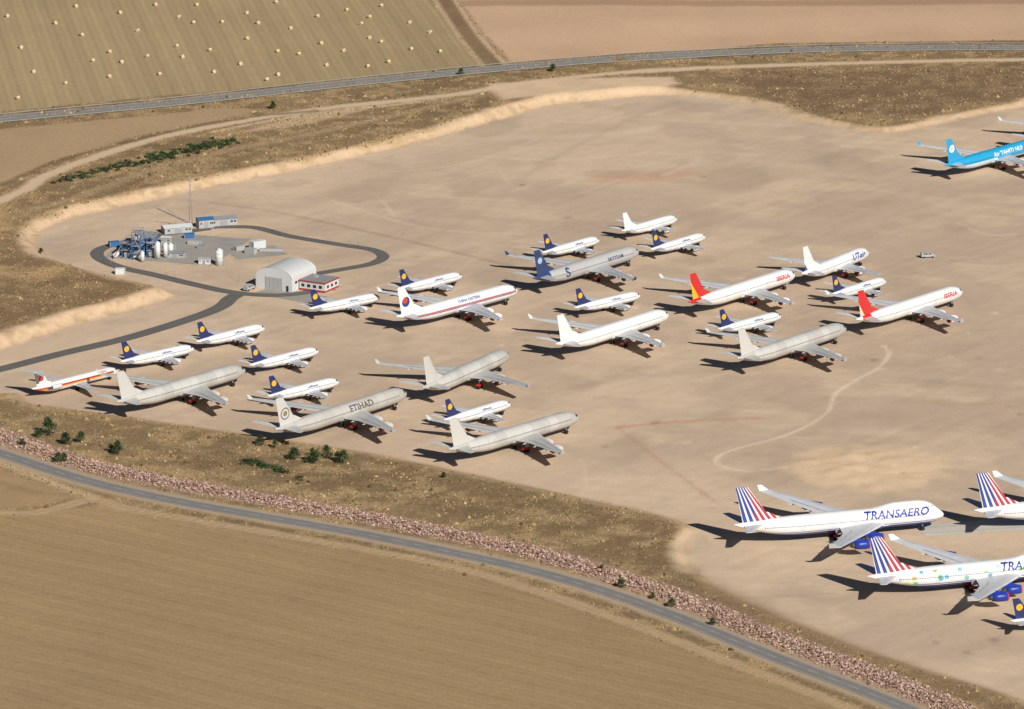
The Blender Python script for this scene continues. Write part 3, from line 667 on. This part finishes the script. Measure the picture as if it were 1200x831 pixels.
def fin_mat(key, tk, lv):
    t = T[tk]; m = NT("fin_paint_" + key, .35, .5); p = m.sep(m.coord()); z0, fh, xf, fcr, fct, foff = fin_geo(t)
    px = m.math('DIVIDE', m.math('SUBTRACT', m.math('MULTIPLY', p[0], -1), xf), fh); q = m.math('DIVIDE', m.math('SUBTRACT', p[2], z0), fh)
    s_ = m.math('SUBTRACT', px, m.math('MULTIPLY', q, .80)); c = lv['fin']
    nz = m.noise(m.coord(), .8, 4); 
    for f_ in lv.get('finf', []):
        if f_[0] == 'disc':
            d = m.math('SQRT', m.math('ADD', m.math('POWER', m.math('ABSOLUTE', m.math('SUBTRACT', px, f_[1])), 2), m.math('POWER', m.math('ABSOLUTE', m.math('SUBTRACT', q, f_[2])), 2)))
            c = m.mix(m.math('LESS_THAN', d, f_[3]), c, f_[4])
        if f_[0] == 'chord': c = m.mix(m.math('MULTIPLY', m.math('GREATER_THAN', m.math('ADD', s_, m.math('MULTIPLY', q, f_[4] if len(f_) > 4 else 0)), f_[1]), m.math('LESS_THAN', s_, f_[2])), c, f_[3])
        if f_[0] == 'low': c = m.mix(m.math('LESS_THAN', q, f_[1]), c, f_[2])
        if f_[0] == 'fan':
            sc = m.math('DIVIDE', s_, m.math('SUBTRACT', .92, m.math('MULTIPLY', q, .56)))
            st_ = m.math('GREATER_THAN', m.math('FRACT', m.math('MULTIPLY', sc, 5.0)), .40)
            cc = m.mix(m.math('GREATER_THAN', m.math('ADD', sc, m.math('MULTIPLY', q, .4)), .62), (.42, .04, .06), (.03, .06, .28)); c = m.mix(st_, c, cc)
    c = m.mix(m.math('MULTIPLY', nz, .08), c, (.3, .28, .25)); m.color(c); return m.m

W = (.78, .78, .76); NAVY = (.012, .022, .11); AGED = (.45, .435, .395)
LIV = {
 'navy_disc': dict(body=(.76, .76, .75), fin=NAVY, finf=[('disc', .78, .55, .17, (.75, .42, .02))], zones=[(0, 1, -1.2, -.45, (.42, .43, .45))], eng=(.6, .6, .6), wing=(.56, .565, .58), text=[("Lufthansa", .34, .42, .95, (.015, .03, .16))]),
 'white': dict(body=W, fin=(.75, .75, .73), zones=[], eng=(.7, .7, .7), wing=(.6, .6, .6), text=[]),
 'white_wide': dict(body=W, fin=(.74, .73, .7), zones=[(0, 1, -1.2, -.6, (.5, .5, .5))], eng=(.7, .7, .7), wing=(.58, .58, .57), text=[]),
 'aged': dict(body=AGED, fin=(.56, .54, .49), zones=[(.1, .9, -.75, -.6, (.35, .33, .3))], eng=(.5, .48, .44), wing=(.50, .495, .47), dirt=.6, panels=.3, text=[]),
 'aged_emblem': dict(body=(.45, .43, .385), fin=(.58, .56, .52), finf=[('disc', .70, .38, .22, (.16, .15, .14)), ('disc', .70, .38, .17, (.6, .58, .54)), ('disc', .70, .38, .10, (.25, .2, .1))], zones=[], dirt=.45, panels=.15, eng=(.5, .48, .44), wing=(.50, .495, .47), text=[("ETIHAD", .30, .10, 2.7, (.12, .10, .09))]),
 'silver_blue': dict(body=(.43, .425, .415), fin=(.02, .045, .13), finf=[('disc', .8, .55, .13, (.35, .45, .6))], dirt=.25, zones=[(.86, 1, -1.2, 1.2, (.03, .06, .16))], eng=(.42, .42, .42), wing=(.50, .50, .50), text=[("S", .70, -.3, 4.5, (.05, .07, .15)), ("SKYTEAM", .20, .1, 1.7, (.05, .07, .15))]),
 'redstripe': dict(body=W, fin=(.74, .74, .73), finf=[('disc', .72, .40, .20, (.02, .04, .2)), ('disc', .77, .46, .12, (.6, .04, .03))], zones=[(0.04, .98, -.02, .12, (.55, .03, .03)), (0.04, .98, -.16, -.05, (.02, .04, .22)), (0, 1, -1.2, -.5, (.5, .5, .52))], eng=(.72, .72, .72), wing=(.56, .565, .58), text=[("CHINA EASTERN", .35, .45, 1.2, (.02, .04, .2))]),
 'red_yellow': dict(body=(.78, .77, .74), fin=(.60, .02, .02), finf=[('chord', .62, 9, (.78, .42, .02), .1)], zones=[(.90, 1, .2, 1.2, (.6, .02, .02))], eng=(.7, .7, .7), wing=(.56, .56, .56), text=[("IBERIA", .10, .0, 2.2, (.6, .02, .02))]),
 'red_white': dict(body=(.78, .77, .74), fin=(.60, .02, .02), finf=[('chord', .74, 9, (.72, .6, .4), .15)], zones=[(.88, .95, .3, 1.2, (.6, .02, .02))], eng=(.7, .7, .7), wing=(.56, .56, .56), text=[("IBERIA", .10, .0, 2.2, (.6, .02, .02))]),
 'white_blue': dict(body=W, fin=(.74, .74, .73), finf=[('chord', .78, 9, (.03, .08, .3))], zones=[], eng=(.7, .7, .7), wing=(.56, .56, .57), text=[("UTair", .12, -.1, 3.0, (.02, .06, .3))]),
 'teal': dict(body=(.015, .33, .58), fin=(.015, .31, .58), finf=[('disc', .76, .55, .17, (.8, .82, .85)), ('disc', .76, .55, .05, (.1, .4, .7))], zones=[(.5, 1.0, -1.2, -.1, (.6, .72, .8), .0), (0, .6, -1.2, -.55, (.6, .72, .8))], eng=(.75, .75, .75), wing=(.6, .6, .6), dirt=.05, text=[("Air TAHITI NUI", .24, .1, 2.2, W)]),
 'fan': dict(body=W, fin=(.76, .76, .76), finf=[('fan',)], zones=[(0, 1, -1.3, -.62, (.02, .045, .30)), (0.0, 1, -.52, -.44, (.03, .08, .4))], eng=(.02, .045, .30), wing=(.56, .565, .58), dirt=.08, text=[("TRANSAERO", .085, .22, 3.0, (.02, .04, .32))]),
 'fan_spots': dict(body=W, fin=(.76, .76, .76), finf=[('fan',)], spots=True, zones=[(0, 1, -1.3, -.62, (.02, .045, .30)), (0.0, 1, -.52, -.44, (.03, .08, .4))], eng=(.02, .045, .30), wing=(.56, .565, .58), dirt=.08, text=[("TRANSAERO", .085, .22, 3.0, (.02, .04, .32))]),
 'orange_cheat': dict(body=(.76, .75, .72), fin=(.74, .73, .7), finf=[('disc', .75, .5, .2, (.6, .03, .02))], zones=[(.08, 1, .02, .36, (.60, .05, .02)), (.08, 1, -.22, .02, (.75, .32, .02))], eng=(.6, .6, .6), wing=(.55, .55, .55), text=[("IBERIA", .16, .5, .8, (.6, .03, .02))]),
}
_mesh = {}
def text_mesh(tk, word, xf, zr, size, colr, key):
    t = T[tk]; cu = bpy.data.curves.new("lettering", 'FONT'); cu.body = word; cu.size = size * 1.25; cu.space_character = 1.04; cu.offset = size * .028
    if word in ("TRANSAERO", "UTair"): cu.shear = .25
    o = bpy.data.objects.new("tmp_text", cu); scene.collection.objects.link(o); bpy.context.view_layer.update()
    dg = bpy.context.evaluated_depsgraph_get(); me = bpy.data.meshes.new_from_object(o.evaluated_get(dg)); bpy.data.objects.remove(o)
    bm = bmesh.new(); bm.from_mesh(me)
    for k in range(-2, 12):
        bmesh.ops.bisect_plane(bm, geom=bm.verts[:] + bm.edges[:] + bm.faces[:], plane_co=(0, k * size / 8, 0), plane_no=(0, 1, 0))
    vs = [v.co.copy() for v in bm.verts]; bm.verts.index_update(); fs = [[v.index for v in f.verts] for f in bm.faces]; bm.free()
    wd = max(v.x for v in vs); x0 = -t['L'] * xf - wd
    mb = MB(); z_ = t['zc'] + zr * t['R']
    mb.add([(x0 + v.x, -(side_y(t, -(x0 + v.x), z_ + v.y * .82) + .06), z_ + v.y * .82) for v in vs], fs)
    mb.add([(x0 + wd - v.x, side_y(t, -(x0 + wd - v.x), z_ + v.y * .82) + .06, z_ + v.y * .82) for v in vs], fs)
    mt = NT("lettering_paint_" + key, .4); mt.color(colr); me2 = mb.mesh("lettering", [mt.m]); return me2
def get_meshes(tk, lk):
    key = tk + '_' + lk
    if key in _mesh: return _mesh[key]
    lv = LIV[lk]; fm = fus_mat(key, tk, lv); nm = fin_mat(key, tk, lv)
    wm = simple("wing_skin_" + lk, lv['wing'], .38, .16, .35); em = simple("engine_cowl_" + lk, lv['eng'], .35, .08)
    lm = simple("hinge_line", (.13, .13, .14), .6); tipm = simple("winglet_" + lk, lv['fin'] if lk in ('silver_blue', 'teal') else lv['wing'], .4)
    MM = {'fuselage': [fm], 'wing_left': [wm, tipm, lm], 'wing_right': [wm, tipm, lm], 'tailplane': [wm], 'fin': [nm], 'engines': [em, dark_m, red_cover, em], 'landing_gear': [gear_m, tyre, red_cover]}
    r_ = {p: mb_.mesh(p, MM[p]) for p, mb_ in PARTS[tk].items()}
    for i, tx in enumerate(lv['text']): r_['lettering' if i == 0 else 'lettering_side'] = text_mesh(tk, *tx, key + str(i))
    _mesh[key] = r_; return r_
NAMES = {'narrow': 'narrow_body_airliner', 'twin': 'twin_engine_wide_body_airliner', 'quad': 'four_engine_airliner', 'quadlong': 'four_engine_airliner', 'seven6': 'twin_engine_wide_body_airliner', 'jumbo': 'jumbo_jet_airliner', 'ttail': 'rear_engine_airliner'}
def plane(tk, lk, u, v, hd):
    t = T[tk]; x, y = G0(u, v, t['zc'] - .1 * t['R']); e = bpy.data.objects.new(NAMES[tk], None); link(e); e.empty_display_size = 5
    e.location = (x, y, 0.06); e.rotation_euler[2] = rad(hd)
    for p, me in get_meshes(tk, lk).items(): obj(p, me, e)
for a_ in [
    ('narrow', 'navy_disc', 227, 408, 43), ('narrow', 'navy_disc', 310, 384, 46), ('narrow', 'navy_disc', 373, 411, 46), ('narrow', 'navy_disc', 397, 447, 45),
    ('narrow', 'navy_disc', 598, 473, 48), ('narrow', 'navy_disc', 445, 348, 41), ('narrow', 'navy_disc', 541, 323, 46), ('narrow', 'navy_disc', 750, 346, 43),
    ('narrow', 'navy_disc', 702, 281, 49), ('narrow', 'navy_disc', 826, 277, 50), ('narrow', 'navy_disc', 915, 370, 45), ('narrow', 'navy_disc', 1038, 329, 49),
    ('narrow', 'navy_disc', 1304, 720, 18), ('narrow', 'white', 793, 256, 49),
    ('quadlong', 'aged_emblem', 476, 460, 51), ('quad', 'aged', 678, 488, 47), ('twin', 'aged', 596, 415, 60), ('quad', 'aged', 287, 433, 49.5),
    ('quad', 'redstripe', 606, 339, 47), ('quad', 'silver_blue', 748, 294, 51), ('quad', 'white_wide', 783, 368, 50), ('quad', 'red_yellow', 931, 321, 50),
    ('quad', 'aged', 991, 384, 50), ('quad', 'red_white', 1127, 341, 49), ('seven6', 'white_blue', 1017, 295, 56), ('ttail', 'orange_cheat', 138, 434, 46),
    ('quad', 'teal', 1218, 168, 48), ('quad', 'white_wide', 1308, 138, 50),
    ('jumbo', 'fan', 1106, 601, 17), ('jumbo', 'fan_spots', 1268, 660, 17), ('jumbo', 'fan', 1382, 584, 17)]:
    plane(*a_)

# ------------------------------------------------------------------ buildings
white_m = simple("white_cladding", (.62, .62, .60), .5, .08, .6); grey_roof = simple("grey_roof", (.26, .27, .27), .7); red_m = simple("red_trim", (.40, .05, .04), .6)
blue_m = simple("blue_steel", (.045, .14, .32), .5); glass = simple("window_glass", (.03, .04, .05), .15); steel = simple("steel_frame", (.32, .32, .32), .5); lightgrey = simple("light_grey_panel", (.40, .40, .39), .6)
def root(name, u, v, rot):
    x, y = G0(u, v); e = bpy.data.objects.new(name, None); link(e); e.location = (x, y, .05); e.rotation_euler[2] = rot; return e
hg = root("arched_hangar", 321, 340, rad(-28)); w2, dp, wh, rise = 7.8, 18.0, 4.8, 3.6
arch = [(w2 * math.sin(a), wh + rise * math.cos(a)) for a in np.linspace(-math.pi / 2, math.pi / 2, 17)]
pro = [(-w2, 0)] + [(x, z) for x, z in arch] + [(w2, 0)]
mb = MB(); mb.loft([[(x, y, z) for x, z in pro] for y in (0, dp)], 0, True, False); obj("walls", mb.mesh("walls", [white_m]), hg)
mb = MB()
for k in range(11):
    y = .05 + k * (dp - .1) / 10; mb.loft([[(x * 1.006, y + dy_, wh + (z - wh) * 1.012) for x, z in arch] for dy_ in (-.12, .12)], 0, False, False, False)
obj("roof", mb.mesh("roof", [lightgrey]), hg)
mb = MB(); mb.box((0, -.06, 2.4), (7.0, .1, 4.8), 0)
for k in range(5): mb.box((-3.5 + k * 1.75, -.13, 2.4), (.12, .05, 4.8), 1)
mb.box((5.8, -.05, 1.1), (1.0, .08, 2.2), 2); obj("door", mb.mesh("door", [lightgrey, steel, glass]), hg)
mb = MB()
for k in range(4): mb.box((w2 + .04, 3 + k * 4.0, 3.2), (.08, 1.6, .9), 0)
obj("windows", mb.mesh("windows", [glass]), hg)
an = root("office_building", 366, 342, rad(-28)); mb = MB(); mb.box((0, 5, 1.8), (11, 10, 3.6), 0); obj("walls", mb.mesh("walls", [white_m]), an)
mb = MB(); mb.box((0, 5, 3.75), (11.6, 10.6, .35), 0); mb.box((0, 5, 3.96), (10.8, 9.8, .06), 1); mb.box((-2, 6, 4.3), (1.6, 1.2, .7), 2); obj("roof", mb.mesh("roof", [red_m, grey_roof, lightgrey]), an)
mb = MB()
for k in range(4): mb.box((-4 + k * 2.5, -.04, 2.1), (1.3, .08, 1.1), 0)
for k in range(3): mb.box((5.54, 2 + k * 3, 2.1), (.08, 1.4, 1.1), 0)
mb.box((0, -.06, .5), (11.05, .1, .7), 1); mb.box((5.56, 5, .5), (.1, 10, .7), 1); obj("windows", mb.mesh("windows", [glass, red_m]), an)
# processing plant with blue steel frame
pl = root("industrial_plant", 162, 303, rad(-12)); mb = MB()
def frame(mb, x, y, sx, sy, h, levels, mi=0, r=.14):
    for i in (-1, 1):
        for j in (-1, 1): mb.box((x + i * sx / 2, y + j * sy / 2, h / 2), (r * 2, r * 2, h), mi)
    for k in range(levels):
        z = h * (k + 1) / levels
        mb.box((x, y, z), (sx + .3, sy + .3, .16), 2)
        for i in (-1, 1):
            mb.box((x + i * sx / 2, y, z + 1), (.08, sy, .08), mi); mb.box((x, y + i * sy / 2, z + 1), (sx, .08, .08), mi)
            z0 = h * k / levels; mb.tube((x - sx / 2, y + i * sy / 2, z0), (x + sx / 2, y + i * sy / 2, z), .09, None, 4, mi)
frame(mb, 0, 0, 3.4, 5, 10.5, 4); frame(mb, 4.4, 4, 3, 4, 8.2, 3); frame(mb, -4.5, 3, 3.4, 7, 6, 2); frame(mb, .5, 12, 5, 7, 5.4, 2)
mb.box((-.5, 0, 1.6), (2.0, 2.6, 2.4), 1); mb.box((0, .6, 5.4), (2.0, 2.4, 2.0), 0); mb.box((4.4, 4, 1.6), (2.0, 3, 2.4), 3); mb.box((-4.5, 3, 1.1), (2.4, 5, 1.8), 3)
mb.box((-.3, 0, 8.4), (1.6, 1.8, 1.3), 1); mb.box((.5, 12, 1.2), (3.6, 5, 2.0), 3); mb.box((.5, 12, 3.5), (2.4, 3.4, 1.2), 0)
for (a__, b__) in [((-1.7, -2.5, 10), (4.4, -4.5, .2)), ((-6, 0, 5.6), (-9, -4, .1))]:
    mb.tube(a__, b__, .12, None, 5, 2)
obj("steel_frame", mb.mesh("steel_frame", [blue_m, white_m, steel, lightgrey]), pl)
mb = MB()
for (x, y, r_, h) in [(7.4, 1, 1.0, 6.4), (9.6, 4, .9, 5.4), (3, -4.8, .8, 3.8), (10.5, 8, 1.1, 4.2)]:
    mb.tube((x, y, .3), (x, y, h), r_, None, 16, 0); mb.tube((x, y, h), (x, y, h + .5), r_, r_ * .2, 16, 0)
mb.tube((-8.5, -2, 1.3), (-8.5, 4, 1.3), .9, None, 14, 0)
for (a__, b__) in [((-8.5, 2, 2.2), (0, 2, 4)), ((0, 0, 6.5), (7.4, 1, 6.2)), ((4.4, 4, 5), (9.6, 4, 5.2)), ((-4.5, 3, 4), (.5, 12, 3.4))]: mb.tube(a__, b__, .18, None, 6, 1)
obj("tanks", mb.mesh("tanks", [white_m, steel]), pl)
for (u, v, h, r_) in [(257, 311, 6.0, 1.4), (184, 303, 5.2, 1.1)]:
    e = root("storage_silo", u, v, 0); mb = MB(); mb.tube((0, 0, 0), (0, 0, h), r_, None, 18, 0); mb.tube((0, 0, h), (0, 0, h + .6), r_, .3, 18, 0)
    for k in range(3): mb.tube((0, 0, h * (k + 1) / 4), (0, 0, h * (k + 1) / 4 + .12), r_ + .04, None, 18, 1)
    mb.box((r_ + .15, 0, h / 2), (.1, .4, h), 1); obj("shell", mb.mesh("shell", [white_m, steel]), e)
def shed(name, u, v, rot, sx, sy, h, roofm, wallm=white_m, pitch=.7):
    e = root(name, u, v, rad(rot)); mb = MB(); mb.box((0, 0, h / 2), (sx, sy, h), 0); obj("walls", mb.mesh("walls", [wallm]), e)
    mb = MB(); pr = [(-sy / 2 - .3, h), (0, h + pitch), (sy / 2 + .3, h), (sy / 2 + .3, h + .12), (0, h + pitch + .14), (-sy / 2 - .3, h + .12)]
    mb.loft([[(x, y, z) for y, z in pr] for x in (-sx / 2 - .3, sx / 2 + .3)], 0, True, False); obj("roof", mb.mesh("roof", [roofm]), e)
    mb = MB(); mb.box((0, -sy / 2 - .04, h * .4), (sx * .25, .08, h * .8), 1)
    for k in (-.35, .3, .42): mb.box((sx * k, -sy / 2 - .04, h * .6), (sx * .08, .08, h * .25), 0)
    obj("openings", mb.mesh("openings", [glass, steel]), e); return e
shed("workshop_building", 260, 263, 20, 11, 5, 2.6, grey_roof, lightgrey); shed("workshop_building", 207, 272, 20, 11, 5, 2.3, white_m, lightgrey); shed("workshop_building", 240, 266, 20, 6, 4.5, 3.2, blue_m, lightgrey)
shed("control_cabin", 240, 309, -12, 4.2, 2.6, 2.2, lightgrey, white_m, .2); shed("control_cabin", 206, 301, -12, 7, 3, 1.8, grey_roof, lightgrey, .2); shed("control_cabin", 195, 285, -12, 3.5, 3, 2.4, white_m, lightgrey, .2)
def container(u, v, rot, m_, s=(6, 2.4, 2.6)):
    e = root("shipping_container", u, v, rad(rot)); mb = MB(); mb.box((0, 0, s[2] / 2), s, 0)
    for k in range(int(s[0] / .5)):
        mb.box((-s[0] / 2 + .3 + k * .5, -s[1] / 2 - .03, s[2] / 2), (.2, .06, s[2] - .3), 0)
    for i in (-1, 1):
        for j in (-1, 1): mb.box((i * s[0] / 2, j * s[1] / 2, s[2] / 2), (.2, .2, s[2] + .06), 1)
    obj("body", mb.mesh("body", [m_, steel]), e)
container(302, 291, 40, white_m, (6, 2.6, 3.0)); container(294, 297, -30, lightgrey, (4, 2.4, 2)); container(318, 294, 0, lightgrey, (9, 2.0, .8)); container(280, 293, 40, lightgrey, (4, 2, 1.6)); container(141, 321, 0, white_m, (3.6, 2.2, 2.2)); container(134, 289, 20, blue_m, (4, 2.4, 2)); container(228, 286, -12, lightgrey, (5, 2.0, 1.3)); container(236, 291, -12, grey_roof, (3, 2, 1.2)); container(147, 292, 0, grey_roof, (4, 2.4, 2.2)); container(222, 279, 10, blue_m, (4, 2.0, 1.8)); container(200, 292, 10, grey_roof, (3.5, 2.4, 2.2))
e = root("lattice_mast", 223, 262, 0); mb = MB(); h = 19.5
for k in range(3):
    a0 = k * 2.094; mb.tube((.8 * math.cos(a0), .8 * math.sin(a0), 0), (.2 * math.cos(a0), .2 * math.sin(a0), h), .09, .07, 5)
for j in range(16):
    z0, z1 = h * j / 16, h * (j + 1) / 16; r0 = .8 - .6 * j / 16; r1 = .8 - .6 * (j + 1) / 16
    for k in range(3):
        a0, a1 = k * 2.094, (k + 1) * 2.094; mb.tube((r0 * math.cos(a0), r0 * math.sin(a0), z0), (r1 * math.cos(a1), r1 * math.sin(a1), z1), .05, None, 4)
mb.tube((0, 0, h), (0, 0, h + 2.5), .06, None, 4); obj("lattice", mb.mesh("lattice", [grey_roof]), e)
e = root("conveyor", 226, 266, 0); mb = MB()
for i in (-.4, .4): mb.tube((0, i, 1), (-10, i, 7.0), .08, None, 5, 0)
for k in range(11): mb.tube((-k, -.4, 1 + k * .6), (-k, .4, 1 + k * .6), .05, None, 4, 0)
for x, z in ((-3, 2.8), (-6.5, 4.9)): mb.tube((x, -.4, 0), (x, -.4, z), .08, None, 5); mb.tube((x, .4, 0), (x, .4, z), .08, None, 5)
obj("boom", mb.mesh("boom", [steel]), e)
for (u, v) in [(130, 312), (205, 327), (330, 276), (420, 289), (280, 330), (160, 282)]:
    e = root("street_lamp", u, v, 0); mb = MB(); mb.tube((0, 0, 0), (0, 0, 6), .09, .06, 6); mb.tube((0, 0, 6), (1, 0, 6.2), .05, None, 5); mb.box((1.1, 0, 6.2), (.6, .25, .12)); obj("pole", mb.mesh("pole", [steel]), e)
def van(u, v, rot, m_):
    e = root("service_van", u, v, rad(rot)); mb = MB()
    pr = [(-2.6, .5), (-2.6, 2.1), (1.1, 2.15), (1.9, 1.35), (2.7, 1.15), (2.75, .5)]
    mb.loft([[(x, y, z) for x, z in pr] for y in (-.95, .95)], 0, True, False); mb.add([(1.17, -.8, 2.12), (1.92, -.8, 1.4), (1.92, .8, 1.4), (1.17, .8, 2.12)], [(0, 1, 2, 3)], 1)
    for s in (-1, 1): mb.box((.7, s * .96, 1.65), (1.0, .03, .5), 1); mb.box((-1.0, s * .96, 1.65), (1.8, .03, .45), 1)
    obj("body", mb.mesh("body", [m_, glass]), e); mb = MB()
    for x in (-1.7, 1.8):
        for s in (-1, 1): mb.tube((x, s * .75, .36), (x, s * 1.0, .36), .36, None, 12, 0)
    obj("wheels", mb.mesh("wheels", [tyre]), e)
van(1087, 302, 12, lightgrey); van(292, 340, 60, lightgrey)
